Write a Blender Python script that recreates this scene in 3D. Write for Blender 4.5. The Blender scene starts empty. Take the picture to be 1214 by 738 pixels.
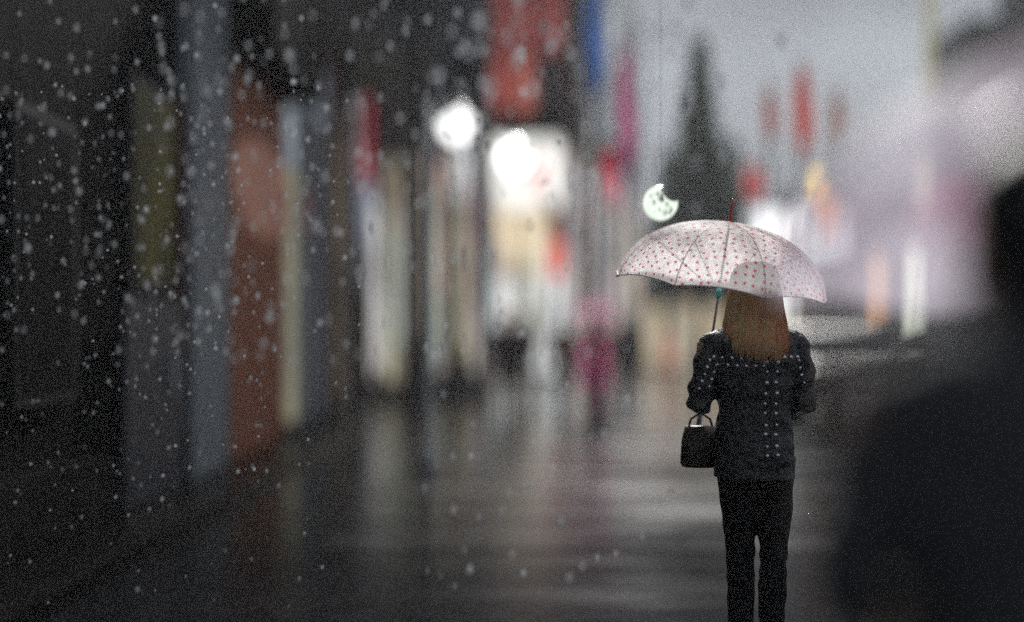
import bpy, bmesh, math, random
from mathutils import Vector, Matrix, noise
random.seed(7)
PI = math.pi
scene = bpy.context.scene
col = scene.collection
R = math.radians

# ------------------------------------------------------------------ frame
CAMZ, F, U0, V0 = 1.36, 1180.0, 607.0, 395.0
def at(u, v, Y):
    return Vector(((u-U0)/F*Y, Y, CAMZ+(V0-v)/F*Y))
def ux(u, Y): return (u-U0)/F*Y
def vz(v, Y): return CAMZ+(V0-v)/F*Y

# ------------------------------------------------------------------ materials
MATS = {}
def newmat(name):
    m = bpy.data.materials.new(name); m.use_nodes = True
    nt = m.node_tree; nt.nodes.clear()
    out = nt.nodes.new('ShaderNodeOutputMaterial')
    return m, nt, out
def N(nt, t, **kw):
    n = nt.nodes.new(t)
    for k, v in kw.items():
        if k in n.inputs.keys() if hasattr(n.inputs, 'keys') else False: n.inputs[k].default_value = v
        else: setattr(n, k, v)
    return n
def c4(c): return (c[0], c[1], c[2], 1.0)
def surf(name, a, b=None, rough=0.6, spec=0.5, metal=0.0, stretch=(3, 3, 3), scale=4.0, bump=0.0, detail=4.0, rough2=None, coat=0.0, lo=0.35, hi=0.65):
    """noise-mixed two-tone principled surface; stretch sets grain direction in object space"""
    if name in MATS: return MATS[name]
    b = b or tuple(x*0.6 for x in a)
    m, nt, out = newmat(name)
    p = N(nt, 'ShaderNodeBsdfPrincipled')
    p.inputs['Metallic'].default_value = metal
    p.inputs['Specular IOR Level'].default_value = spec
    p.inputs['Coat Weight'].default_value = coat
    p.inputs['Coat Roughness'].default_value = 0.12
    tc = N(nt, 'ShaderNodeTexCoord'); mp = N(nt, 'ShaderNodeMapping')
    mp.inputs['Scale'].default_value = stretch
    nt.links.new(tc.outputs['Object'], mp.inputs['Vector'])
    no = N(nt, 'ShaderNodeTexNoise'); no.inputs['Scale'].default_value = scale; no.inputs['Detail'].default_value = detail
    nt.links.new(mp.outputs[0], no.inputs['Vector'])
    cr = N(nt, 'ShaderNodeValToRGB')
    cr.color_ramp.elements[0].position = lo; cr.color_ramp.elements[0].color = c4(a)
    cr.color_ramp.elements[1].position = hi; cr.color_ramp.elements[1].color = c4(b)
    nt.links.new(no.outputs['Fac'], cr.inputs[0]); nt.links.new(cr.outputs[0], p.inputs['Base Color'])
    mr = N(nt, 'ShaderNodeMapRange'); mr.inputs[3].default_value = rough; mr.inputs[4].default_value = rough2 if rough2 is not None else min(1, rough*1.25)
    nt.links.new(no.outputs['Fac'], mr.inputs[0]); nt.links.new(mr.outputs[0], p.inputs['Roughness'])
    if bump:
        bp = N(nt, 'ShaderNodeBump'); bp.inputs['Strength'].default_value = bump; bp.inputs['Distance'].default_value = 0.02
        nt.links.new(no.outputs['Fac'], bp.inputs['Height']); nt.links.new(bp.outputs[0], p.inputs['Normal'])
    nt.links.new(p.outputs[0], out.inputs[0])
    MATS[name] = m; return m
def lit(name, a, b, strength=1.0, stretch=(6, 6, .35), scale=1.2, lo=.38, hi=.62):
    """lit sign / window: emission with goods and lettering-like variation"""
    if name in MATS: return MATS[name]
    m, nt, out = newmat(name)
    tc = N(nt, 'ShaderNodeTexCoord'); mp = N(nt, 'ShaderNodeMapping'); mp.inputs['Scale'].default_value = stretch
    nt.links.new(tc.outputs['Object'], mp.inputs['Vector'])
    no = N(nt, 'ShaderNodeTexNoise'); no.inputs['Scale'].default_value = scale; no.inputs['Detail'].default_value = 3
    nt.links.new(mp.outputs[0], no.inputs['Vector'])
    cr = N(nt, 'ShaderNodeValToRGB')
    cr.color_ramp.elements[0].position = lo; cr.color_ramp.elements[0].color = c4(a)
    cr.color_ramp.elements[1].position = hi; cr.color_ramp.elements[1].color = c4(b)
    nt.links.new(no.outputs['Fac'], cr.inputs[0])
    e = N(nt, 'ShaderNodeEmission'); e.inputs['Strength'].default_value = strength*.36
    nt.links.new(cr.outputs[0], e.inputs['Color'])
    g = N(nt, 'ShaderNodeBsdfGlossy'); g.inputs['Roughness'].default_value = .15; g.inputs['Color'].default_value = (.06, .06, .06, 1)
    ad = N(nt, 'ShaderNodeAddShader')
    nt.links.new(e.outputs[0], ad.inputs[0]); nt.links.new(g.outputs[0], ad.inputs[1])
    nt.links.new(ad.outputs[0], out.inputs[0])
    MATS[name] = m; return m
def film(name, colr, trans=.35, dots=None, dot_scale=24.0, dot_r=.2, rough=.55, rim=None):
    """thin vinyl: partly see-through, partly translucent, optional printed dots (UV in metres)"""
    if name in MATS: return MATS[name]
    m, nt, out = newmat(name)
    tr = N(nt, 'ShaderNodeBsdfTransparent'); tl = N(nt, 'ShaderNodeBsdfTranslucent'); df = N(nt, 'ShaderNodeBsdfDiffuse')
    tr.inputs[0].default_value = (.97, .97, .98, 1)
    mx = N(nt, 'ShaderNodeMixShader'); mx.inputs[0].default_value = .06
    nt.links.new(tl.outputs[0], mx.inputs[1]); nt.links.new(df.outputs[0], mx.inputs[2])
    m2 = N(nt, 'ShaderNodeMixShader')
    nt.links.new(tr.outputs[0], m2.inputs[1]); nt.links.new(mx.outputs[0], m2.inputs[2])
    gl = N(nt, 'ShaderNodeBsdfGlossy'); gl.inputs['Roughness'].default_value = rough
    fr = N(nt, 'ShaderNodeValue'); fr.outputs[0].default_value = .025
    m3 = N(nt, 'ShaderNodeMixShader'); nt.links.new(fr.outputs[0], m3.inputs[0])
    nt.links.new(m2.outputs[0], m3.inputs[1]); nt.links.new(gl.outputs[0], m3.inputs[2])
    # wet mottling: beads of water make the film milkier in places
    tc = N(nt, 'ShaderNodeTexCoord')
    nz = N(nt, 'ShaderNodeTexNoise'); nz.inputs['Scale'].default_value = 7; nz.inputs['Detail'].default_value = 8
    nt.links.new(tc.outputs['Object'], nz.inputs['Vector'])
    mr = N(nt, 'ShaderNodeMapRange'); mr.inputs[1].default_value = .3; mr.inputs[2].default_value = .7
    mr.inputs[3].default_value = max(0, 1-trans-.12); mr.inputs[4].default_value = min(1, 1-trans+.12)
    nt.links.new(nz.outputs['Fac'], mr.inputs[0])
    if dots:
        vo = N(nt, 'ShaderNodeTexVoronoi', voronoi_dimensions='2D'); vo.inputs['Scale'].default_value = dot_scale; vo.inputs['Randomness'].default_value = .28
        nt.links.new(tc.outputs['UV'], vo.inputs['Vector'])
        lt = N(nt, 'ShaderNodeMapRange'); lt.inputs[1].default_value = dot_r*.8; lt.inputs[2].default_value = dot_r*1.1
        lt.inputs[3].default_value = 1; lt.inputs[4].default_value = 0
        nt.links.new(vo.outputs['Distance'], lt.inputs[0])
        mc = N(nt, 'ShaderNodeMix', data_type='RGBA')
        mc.inputs[6].default_value = c4(colr); mc.inputs[7].default_value = c4(dots)
        nt.links.new(lt.outputs[0], mc.inputs[0])
        nt.links.new(mc.outputs[2], tl.inputs[0]); nt.links.new(mc.outputs[2], df.inputs[0])
        mxx = N(nt, 'ShaderNodeMath', operation='MAXIMUM')
        sc_ = N(nt, 'ShaderNodeMath', operation='MULTIPLY'); sc_.inputs[1].default_value = .92
        nt.links.new(lt.outputs[0], sc_.inputs[0])
        nt.links.new(mr.outputs[0], mxx.inputs[0]); nt.links.new(sc_.outputs[0], mxx.inputs[1])
        nt.links.new(mxx.outputs[0], m2.inputs[0])
    elif rim:
        cr = N(nt, 'ShaderNodeValToRGB'); n2 = N(nt, 'ShaderNodeTexNoise'); n2.inputs['Scale'].default_value = 3.2
        nt.links.new(tc.outputs['Object'], n2.inputs['Vector'])
        cr.color_ramp.elements[0].position = .54; cr.color_ramp.elements[0].color = c4(colr)
        cr.color_ramp.elements[1].position = .66; cr.color_ramp.elements[1].color = c4(rim)
        nt.links.new(n2.outputs['Fac'], cr.inputs[0]); nt.links.new(cr.outputs[0], tl.inputs[0]); nt.links.new(cr.outputs[0], df.inputs[0])
        nt.links.new(mr.outputs[0], m2.inputs[0])
    else:
        tl.inputs[0].default_value = c4(colr); df.inputs[0].default_value = c4(colr)
        nt.links.new(mr.outputs[0], m2.inputs[0])
    nt.links.new(m3.outputs[0], out.inputs[0])
    MATS[name] = m; return m

# ------------------------------------------------------------------ mesh builder
class MB:
    def __init__(s): s.bm = bmesh.new()
    def box(s, x0, x1, y0, y1, z0, z1, bev=0.0):
        vs = [s.bm.verts.new((x, y, z)) for x in (x0, x1) for y in (y0, y1) for z in (z0, z1)]
        fs = [(0,1,3,2),(4,6,7,5),(0,4,5,1),(2,3,7,6),(0,2,6,4),(1,5,7,3)]
        faces = [s.bm.faces.new([vs[i] for i in f]) for f in fs]
        if bev:
            es = list({e for f in faces for e in f.edges})
            bmesh.ops.bevel(s.bm, geom=es, offset=bev, segments=2, affect='EDGES', profile=.6)
        return s
    def loft(s, rings, cap=True, n=16):
        """rings: list of (centre, rx, ry, axis_x, axis_y)"""
        prev = None; first = None
        for (c, rx, ry, ax, ay) in rings:
            ring = [s.bm.verts.new(Vector(c)+Vector(ax)*rx*math.cos(2*PI*i/n)+Vector(ay)*ry*math.sin(2*PI*i/n)) for i in range(n)]
            if prev:
                for i in range(n):
                    s.bm.faces.new((prev[i], prev[(i+1) % n], ring[(i+1) % n], ring[i]))
            else: first = ring
            prev = ring
        if cap:
            s.bm.faces.new(list(reversed(first))); s.bm.faces.new(prev)
        return s
    def zl(s, secs, n=20):
        """vertical loft: (z, cx, cy, rx, ry)"""
        return s.loft([((cx, cy, z), rx, ry, (1,0,0), (0,1,0)) for z, cx, cy, rx, ry in secs], n=n)
    def tube(s, pts, rad, n=8, cap=True):
        pts = [Vector(p) for p in pts]
        if not hasattr(rad, '__len__'): rad = [rad]*len(pts)
        rings = []; ref = None
        for i, p in enumerate(pts):
            d = (pts[min(i+1, len(pts)-1)]-pts[max(i-1, 0)])
            if d.length < 1e-9: d = Vector((0,0,1))
            d.normalize()
            if ref is None: ref = d.orthogonal().normalized()
            ax = (ref-d*ref.dot(d)).normalized(); ref = ax; ay = d.cross(ax)
            rings.append((p, rad[i], rad[i], ax, ay))
        return s.loft(rings, cap, n)
    def ball(s, c, r, rx=1, ry=1, rz=1, seg=16, rings=10):
        g = bmesh.ops.create_uvsphere(s.bm, u_segments=seg, v_segments=rings, radius=r)
        for v in g['verts']: v.co = Vector((v.co.x*rx, v.co.y*ry, v.co.z*rz))+Vector(c)
        return s
    def ico(s, c, r, sub=1, sx=1, sy=1, sz=1):
        g = bmesh.ops.create_icosphere(s.bm, subdivisions=sub, radius=r)
        for v in g['verts']: v.co = Vector((v.co.x*sx, v.co.y*sy, v.co.z*sz))+Vector(c)
        return s
    def lathe(s, prof, c=(0,0,0), n=24, cap=True):
        return s.loft([((c[0], c[1], c[2]+z), max(r,1e-4), max(r,1e-4), (1,0,0), (0,1,0)) for r, z in prof], cap, n)
    def build(s, name, mat, parent=None, smooth=False):
        bmesh.ops.recalc_face_normals(s.bm, faces=s.bm.faces)
        me = bpy.data.meshes.new(name); s.bm.to_mesh(me); s.bm.free()
        if mat: me.materials.append(mat)
        if smooth:
            for p in me.polygons: p.use_smooth = True
        o = bpy.data.objects.new(name, me); col.objects.link(o)
        if parent: o.parent = parent
        return o
def tag(o, label=None, cat=None, group=None, kind=None):
    if label: o['label'] = label
    if cat: o['category'] = cat
    if group: o['group'] = group
    if kind: o['kind'] = kind
    return o
def empty(name, loc, label, cat, group=None, rz=0):
    o = bpy.data.objects.new(name, None); col.objects.link(o); o.empty_display_size = .2
    o.location = loc; o.rotation_euler = (0, 0, rz)
    return tag(o, label, cat, group)
def fuse(mb, name, mat, parent, voxel=.008, smooth_it=3, disp=None):
    """remesh the overlapping tapered pieces to one continuous surface"""
    bmesh.ops.recalc_face_normals(mb.bm, faces=mb.bm.faces)
    me = bpy.data.meshes.new(name); mb.bm.to_mesh(me); mb.bm.free()
    t = bpy.data.objects.new('tmp', me); col.objects.link(t)
    rm = t.modifiers.new('r', 'REMESH'); rm.mode = 'VOXEL'; rm.voxel_size = voxel
    sm = t.modifiers.new('s', 'SMOOTH'); sm.iterations = smooth_it; sm.factor = .6
    dg = bpy.context.evaluated_depsgraph_get()
    me2 = bpy.data.meshes.new_from_object(t.evaluated_get(dg))
    bpy.data.objects.remove(t); me2.name = name
    if disp:
        for v, n_ in zip(me2.vertices, [Vector(v.normal) for v in me2.vertices]): v.co += n_*disp(v.co)
    me2.materials.clear(); me2.materials.append(mat)
    for p in me2.polygons: p.use_smooth = True
    o = bpy.data.objects.new(name, me2); col.objects.link(o); o.parent = parent
    return o
def copy_tree(o, parent=None):
    c = o.copy(); col.objects.link(c)
    if parent: c.parent = parent
    for ch in [x for x in col.objects if x.parent == o]: copy_tree(ch, c)
    return c

# ------------------------------------------------------------------ people
def person(name, label, cat, loc, rz=0, H=1.63, skin=(.45,.27,.2), hair=(.03,.02,.015), coat=(.015,.015,.018),
           trousers=(.012,.012,.014), shoes=(.01,.01,.01), arms=None, coat_len=.78, flare=0.0, voxel=.012, legs=None,
           longhair=False, coat_mat=None, group=None, hips=.155, chest=.165, shoulder=.19, backpack=False):
    """x right, y forward (face), z up, in metres for a 1.63 m figure"""
    root = empty(name, loc, label, cat, group, rz)
    root.scale = (H/1.63,)*3
    arms = arms or [[(-.185,0,1.31),(-.235,-.02,1.05),(-.22,.06,.83)], [(.185,0,1.31),(.235,-.02,1.05),(.22,.06,.83)]]
    legs = legs or [[(-.075,0,.84),(-.07,.015,.46),(-.068,-.01,.08)], [(.075,0,.84),(.07,.015,.46),(.068,-.01,.08)]]
    hm = surf('skin_%.2f' % skin[0], skin, tuple(x*.9 for x in skin), rough=.5, scale=8)
    b = MB()
    # trunk
    b.zl([(.80,0,0,.13,.10),(.88,0,0,hips-.005,.115),(.95,0,0,.135,.10),(1.04,0,.005,.118,.09),(1.16,0,.0,.138,.105),
          (1.26,0,-.005,.155,.105),(1.33,0,-.01,.15,.085),(1.37,0,-.01,.09,.06),(1.39,0,-.005,.06,.055)])
    b.zl([(1.34,0,-.01,.058,.058),(1.40,0,.0,.05,.052),(1.45,0,.012,.048,.052),(1.47,0,.015,.045,.05)])   # neck
    # head with jaw, face
    b.zl([(1.395,0,.075,.02,.02),(1.405,0,.065,.042,.045),(1.43,0,.045,.060,.072),(1.47,0,.028,.068,.086),(1.52,0,.018,.073,.094),
          (1.56,0,.012,.073,.094),(1.60,0,.008,.060,.080),(1.622,0,.004,.035,.045),(1.63,0,0,.01,.012)])
    b.tube([(0,.105,1.52),(0,.125,1.49),(0,.122,1.475)], [.008,.013,.012], 8)      # nose
    b.tube([(-.02,.104,1.443),(0,.110,1.445),(.02,.104,1.443)], [.005,.008,.005], 6)  # lips
    for s in (-1, 1):
        b.ball((s*.03,.100,1.518), .013, 1, .7, .7, 10, 6)                          # eye
        b.ball((s*.074,.01,1.50), .024, .35, .8, 1.2, 10, 6)                        # ear
    for ch in arms:
        s_, e_, w_ = [Vector(p) for p in ch]
        b.tube([s_*.9+Vector((0,0,.12)), s_, (s_*.55+e_*.45), e_, (e_*.6+w_*.4), w_], [.045,.05,.043,.036,.037,.024], 12)
        d = (w_-e_).normalized(); side = d.cross(Vector((0,0,1)))
        side = side.normalized() if side.length > .2 else Vector((1,0,0))
        inw = Vector((-1,0,0)) if w_.x > 0 else Vector((1,0,0))
        flat = d.cross(inw).normalized()
        palm_end = w_+d*.085
        b.loft([(w_, .024, .018, flat, d.cross(flat)), (w_+d*.04, .034, .015, flat, d.cross(flat)), (palm_end, .038, .013, flat, d.cross(flat))], n=10)
        curl = d.cross(flat)
        if curl.dot(inw) < 0: curl = -curl
        for k, (off, ln) in enumerate(((-.029,.062),(-.010,.072),(.010,.068),(.028,.052))):
            p0 = palm_end+flat*off-d*.012; p1 = p0+d*ln*.5+curl*ln*.12; p2 = p1+d*ln*.25+curl*ln*.32; p3 = p2+d*ln*.02+curl*ln*.3
            b.tube([p0,p1,p2,p3], [.0095,.009,.008,.0065], 8)
        t0 = w_+d*.025+flat*-.028
        b.tube([t0, t0-flat*.022+d*.028+curl*.008, t0-flat*.024+d*.052+curl*.02], [.012,.0105,.008], 8)
    for ch in legs:
        h_, k_, a_ = [Vector(p) for p in ch]
        b.tube([h_+Vector((0,0,.05)), h_, (h_+k_)/2, k_, k_*.7+a_*.3, a_], [.075,.08,.066,.048,.05,.032], 14)
        f = a_+Vector((0,0,-.045))
        b.tube([f+Vector((0,-.045,0)), f+Vector((0,.05,-.005)), f+Vector((0,.15,-.015))], [.03,.034,.02], 10)
    fuse(b, 'body', hm, root, voxel*.7 if voxel < .01 else voxel, 2)
    # trousers
    t = MB()
    t.zl([(.78,0,0,hips-.01,.12),(.86,0,0,hips+.006,.128),(.97,0,0,.142,.11)])
    for ch in legs:
        h_, k_, a_ = [Vector(p) for p in ch]
        t.tube([h_+Vector((0,0,.03)), h_, (h_+k_)/2, k_, (k_+a_)/2, a_+Vector((0,0,.02))], [.08,.088,.075,.058,.056,.047], 16)
    fuse(t, 'trousers', surf('cloth_%.3f_%.3f' % trousers[:2], trousers, tuple(x*.6 for x in trousers), rough=.85, spec=.2, scale=6), root, voxel, 2,
         disp=lambda c: .006*noise.noise(Vector((c.x*9, c.y*9, c.z*14)))+.004*math.sin(c.z*70+noise.noise(c*6)*5)*max(0, 1-abs(c.z-.45)*5))
    # shoes
    for ch in legs:
        a_ = Vector(ch[2]); s = MB(); f = a_+Vector((0,0,-.045))
        s.tube([a_+Vector((0,-.005,.06)), a_+Vector((0,-.005,.0)), f+Vector((0,-.01,.0))], [.044,.045,.045], 14)
        s.tube([f+Vector((0,-.04,.005)), f+Vector((0,.05,.0)), f+Vector((0,.14,-.008)), f+Vector((0,.165,-.012))], [.038,.042,.034,.02], 14)
        s.box(f.x-.04, f.x+.04, f.y-.07, f.y+.17, 0.0, .02)
        fuse(s, 'shoe', surf('shoe_leather', shoes, tuple(x*.5 for x in shoes), rough=.4), root, max(voxel*.8, .008), 1)
    # coat
    j = MB()
    zb = coat_len
    secs = [(zb,0,0,hips+.02+flare,.135+flare),(zb+.08,0,0,hips+.02+flare*.7,.135+flare*.6)]
    if zb < .7: secs.append((.86,0,0,hips+.02+flare*.3,.138))
    secs += [(.97,0,0,.155,.125),(1.06,0,.0,.15,.12),(1.16,0,-.004,.165,.128),(1.26,0,-.008,chest+.012,.125),(1.32,0,-.012,.168,.105),(1.365,0,-.012,.115,.08),(1.395,0,-.008,.07,.07)]
    j.zl([(z,cx,cy,rx,ry) for z,cx,cy,rx,ry in secs], 28)
    for ch in arms:
        s_, e_, w_ = [Vector(p) for p in ch]
        sg = 1 if s_.x > 0 else -1
        j.tube([Vector((sg*.09,-.01,1.345)), s_+Vector((-sg*.02,0,.012)), s_*.75+e_*.25, (s_+e_)/2, e_, (e_+w_)/2, w_-(w_-e_).normalized()*.01],
               [.045,.058,.057,.053,.051,.046,.038], 18)
    cm = coat_mat or surf('coat_%.3f_%.3f_%.3f' % coat, coat, tuple(x*.6 for x in coat), rough=.8, spec=.2, scale=7)
    co = fuse(j, 'jacket' if coat_len > .7 else 'coat', cm, root, voxel, 3,
         disp=lambda c: .010*noise.noise(Vector((c.x*7, c.y*7, c.z*13)))+.004*noise.noise(c*30)+.005*math.sin(c.z*55+noise.noise(c*5)*7)*(1 if abs(c.x) > .17 else .35))
    cl = MB(); cl.zl([(1.36,0,-.006,.085,.078),(1.40,0,-.002,.068,.068),(1.425,0,.0,.07,.07)], 20)
    fuse(cl, 'collar', cm, co, max(voxel*.7,.008), 1)
    # hair
    if not longhair:
        h = MB()
        h.zl([(1.40,0,-.04,.05,.035),(1.44,0,-.038,.07,.058),(1.48,0,-.022,.081,.082),(1.515,0,-.018,.084,.088),(1.55,0,-.008,.084,.098),(1.60,0,-.004,.073,.088),(1.635,0,-.004,.045,.055),(1.648,0,-.004,.012,.015)])
        fuse(h, 'hair', surf('hair_%.3f' % hair[0], hair, tuple(x*.5 for x in hair), rough=.5, stretch=(20,20,1), scale=6), root, voxel, 1,
             disp=lambda c: .005*noise.noise(Vector((c.x*40, c.y*40, c.z*6))))
    return root, co

def long_hair(root, mats, n=2300, zlen=1.275):
    base = MB()
    base.zl([(zlen+.06,0,-.085,.118,.05),(1.36,0,-.048,.128,.066),(1.42,0,-.03,.105,.078),(1.48,0,-.012,.092,.09),(1.54,0,-.004,.088,.10),(1.59,0,-.002,.077,.092),(1.625,0,-.002,.052,.062),(1.645,0,-.002,.015,.018)], 28)
    hb = fuse(base, 'hair', mats[0], root, .008, 2, disp=lambda c: .005*noise.noise(Vector((c.x*60, c.y*60, c.z*4))))
    groups = [MB() for _ in mats]
    rnd = random.Random(3)
    for i in range(n):
        a = rnd.uniform(PI*.98, PI*2.02) if rnd.random() < .9 else rnd.uniform(0, 2*PI)   # back half mostly
        ca, sa = math.cos(a), math.sin(a)
        clump = noise.noise(Vector((a*5, 0, 0)))
        L = zlen+.018*noise.noise(Vector((a*9, 3, 0)))+rnd.uniform(-.035, .06)*rnd.random()+.03*noise.noise(Vector((a*14, 1, 0)))+abs(ca)**3*.05
        if sa > .25: L = 1.50
        start = rnd.random()
        pts = []; rad = []
        K = 11
        top = 1.648-.1*start*start
        for k in range(K):
            t = k/(K-1)
            z = top+(L-top)*t
            # envelope radius at z
            if z > 1.59: w = math.sqrt(max(0, 1-((z-1.59)/.062)**2)); rx, ry = .083*w, .1*w
            elif z > 1.42: q = (1.59-z)/.17; rx, ry = .083+.03*q, .1-.018*q
            else: q = (1.42-z)/.15; rx, ry = .113+.022*q-.008*q*q, .082-.012*q
            off = .004+.006*rnd.random()+.007*clump*t
            wob = .006*noise.noise(Vector((i*.13, z*6, 1)))+(.008+(.02 if i%7 == 0 else 0))*noise.noise(Vector((a*4+i*.3, z*5, 7)))*t
            pts.append(((rx+off)*ca+wob, (ry+off)*sa-.006+(-.085*min(1, max(0, 1.43-z)/.12)*max(0,sa*-1)), z))
            rad.append(.0023*(1-.6*t)*(1 if i%7 else .6))
        gi = 0
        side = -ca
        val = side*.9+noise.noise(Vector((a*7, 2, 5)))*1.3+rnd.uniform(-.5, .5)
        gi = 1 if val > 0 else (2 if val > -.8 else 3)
        groups[min(gi, len(groups)-1)].tube(pts, rad, 3, False)
    for g, m in zip(groups[1:], mats[1:]): g.build('hair_strands', m, hb, True)

# ------------------------------------------------------------------ umbrella
def umbrella(name, label, loc, rot, canopy, frame, Rr=.45, Hh=.28, tip=None, runner=None, handle=None, shaft_len=.86, group=None):
    root = empty(name, loc, label, 'umbrella', group); root.rotation_euler = rot
    NG, NR, NS = 8, 14, 10
    bm = bmesh.new(); uvl = bm.loops.layers.uv.new('UVMap')
    def pos(a, t, g):      # t 0 apex..1 rim, g 0..1 across gore
        th = t*R(83)
        rr = Rr*math.sin(th)/math.sin(R(83)); z = Hh*(math.cos(th)-math.cos(R(83)))/(1-math.cos(R(83)))
        sag = (1-(2*g-1)**2)
        chord = 1-sag*.035*t
        z2 = z-sag*(-.012)*t + sag*.006*t
        return Vector((math.cos(a)*rr*chord, math.sin(a)*rr*chord, z2))
    for k in range(NG):
        grid = []
        for i in range(NR+1):
            row = []
            for j in range(NS+1):
                g = j/NS; a = 2*PI*(k+g)/NG+.2; t = max(i/NR, .004)
                p = pos(a, t, g); v = bm.verts.new(p); row.append((v, (t*(Rr*1.22)*math.cos(a)+3, t*(Rr*1.22)*math.sin(a)+3)))
            grid.append(row)
        for i in range(NR):
            for j in range(NS):
                q = [grid[i][j], grid[i+1][j], grid[i+1][j+1], grid[i][j+1]]
                f = bm.faces.new([x[0] for x in q]); f.smooth = True
                for lp, x in zip(f.loops, q): lp[uvl].uv = x[1]
    bmesh.ops.remove_doubles(bm, verts=bm.verts, dist=.0008)
    me = bpy.data.meshes.new('canopy'); bm.to_mesh(me); bm.free(); me.materials.append(canopy)
    cn = bpy.data.objects.new('canopy', me); col.objects.link(cn); cn.parent = root
    hem = MB()
    for k in range(NG):
        hem.tube([pos(2*PI*(k+j/NS)/NG+.2, 1, j/NS) for j in range(NS+1)], .0022, 5)
    hem.build('hem', surf('hem_tape', (.75,.7,.72), (.6,.55,.58), rough=.6), cn)
    for k in range(NG):
        a = 2*PI*k/NG+.2
        mb = MB(); mb.tube([pos(a, t/10, 0)+Vector((0,0,-.006)) for t in range(0, 11)], .0019, 6)
        rb = mb.build('rib', surf('pale_rib', (.55,.53,.56), (.45,.43,.46), rough=.4), root, True)
        s = MB(); p = pos(a, .55, 0)+Vector((0,0,-.008)); s.tube([p, Vector((math.cos(a)*.014, math.sin(a)*.014, -.02))], .0016, 6)
        s.build('stretcher', frame, rb, True)
        c = MB(); e = pos(a, 1, 0); c.tube([e+Vector((0,0,.004)), e+Vector((math.cos(a)*.008, math.sin(a)*.008, -.006))], [.003,.0035], 6)
        c.build('tip_cap', tip or frame, rb, True)
    s = MB(); s.tube([(0,0,Hh-.005),(0,0,Hh-shaft_len)], .0052, 10); s.build('shaft', frame, root, True)
    s = MB(); s.lathe([(.006,-.045),(.0125,-.04),(.0135,-.02),(.011,-.008),(.007,0)], (0,0,0), 14); s.build('runner', runner or frame, root, True)
    s = MB(); s.lathe([(.014,-.004),(.012,.004),(.0065,.012),(.0055,.075),(.003,.098),(.0005,.10)], (0,0,Hh), 14); s.build('ferrule', tip or frame, root, True)
    s = MB(); zb = Hh-shaft_len
    s.tube([(0,0,zb+.03),(0,0,zb-.05),(0,.012,zb-.085),(0,.035,zb-.10),(0,.058,zb-.085),(0,.066,zb-.06)], [.011,.012,.012,.011,.011,.01], 12)
    s.build('handle', handle or frame, root, True)
    return root

# ------------------------------------------------------------------ world, sun, camera
sc = scene
world = bpy.data.worlds.new('World'); sc.world = world; world.use_nodes = True
nt = world.node_tree; nt.nodes.clear()
SUN_EL, SUN_AZ = R(36), R(6)     # azimuth measured from +Y toward +X
sky = nt.nodes.new('ShaderNodeTexSky'); sky.sky_type = 'NISHITA'; sky.sun_disc = False
sky.sun_elevation = SUN_EL; sky.sun_rotation = SUN_AZ; sky.air_density = 1.6; sky.dust_density = 4.0; sky.ozone_density = 1.0
hs = nt.nodes.new('ShaderNodeHueSaturation'); hs.inputs['Saturation'].default_value = .12; hs.inputs['Value'].default_value = .115
bw = nt.nodes.new('ShaderNodeBackground'); bw.inputs['Strength'].default_value = .05
# overcast: cloud noise modulates the sky
tcw = nt.nodes.new('ShaderNodeTexCoord'); nzw = nt.nodes.new('ShaderNodeTexNoise'); nzw.inputs['Scale'].default_value = 3.4; nzw.inputs['Detail'].default_value = 5
mpw = nt.nodes.new('ShaderNodeMapping'); mpw.inputs['Scale'].default_value = (1,1,2.4)
nt.links.new(tcw.outputs['Generated'], mpw.inputs[0]); nt.links.new(mpw.outputs[0], nzw.inputs['Vector'])
mrw = nt.nodes.new('ShaderNodeMapRange'); mrw.inputs[1].default_value = .3; mrw.inputs[2].default_value = .7; mrw.inputs[3].default_value = .42; mrw.inputs[4].default_value = 1.3
nt.links.new(nzw.outputs['Fac'], mrw.inputs[0])
ow = nt.nodes.new('ShaderNodeOutputWorld')
nt.links.new(sky.outputs[0], hs.inputs['Color'])

tint = nt.nodes.new('ShaderNodeMix'); tint.data_type = 'RGBA'; tint.blend_type = 'MULTIPLY'; tint.inputs[0].default_value = 1; tint.inputs[7].default_value = (.88, .96, 1.08, 1)
nt.links.new(hs.outputs[0], tint.inputs[6]); deck = nt.nodes.new('ShaderNodeMix'); deck.data_type = 'RGBA'; deck.inputs[0].default_value = .82; deck.inputs[7].default_value = (1.16, 1.30, 1.48, 1)
nt.links.new(tint.outputs[2], deck.inputs[6]); cl_ = nt.nodes.new('ShaderNodeVectorMath'); cl_.operation = 'SCALE'
nt.links.new(deck.outputs[2], cl_.inputs[0]); nt.links.new(mrw.outputs[0], cl_.inputs['Scale']); nt.links.new(cl_.outputs[0], bw.inputs[0]); nt.links.new(bw.outputs[0], ow.inputs[0])

sl = bpy.data.lights.new('sun', 'SUN'); sl.energy = 3.0; sl.angle = R(12); sl.color = (1, .97, .94)
so = bpy.data.objects.new('sun', sl); col.objects.link(so)
sd = Vector((math.sin(SUN_AZ)*math.cos(SUN_EL), math.cos(SUN_AZ)*math.cos(SUN_EL), math.sin(SUN_EL)))
so.rotation_euler = sd.to_track_quat('Z', 'Y').to_euler(); so.location = sd*40

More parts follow.
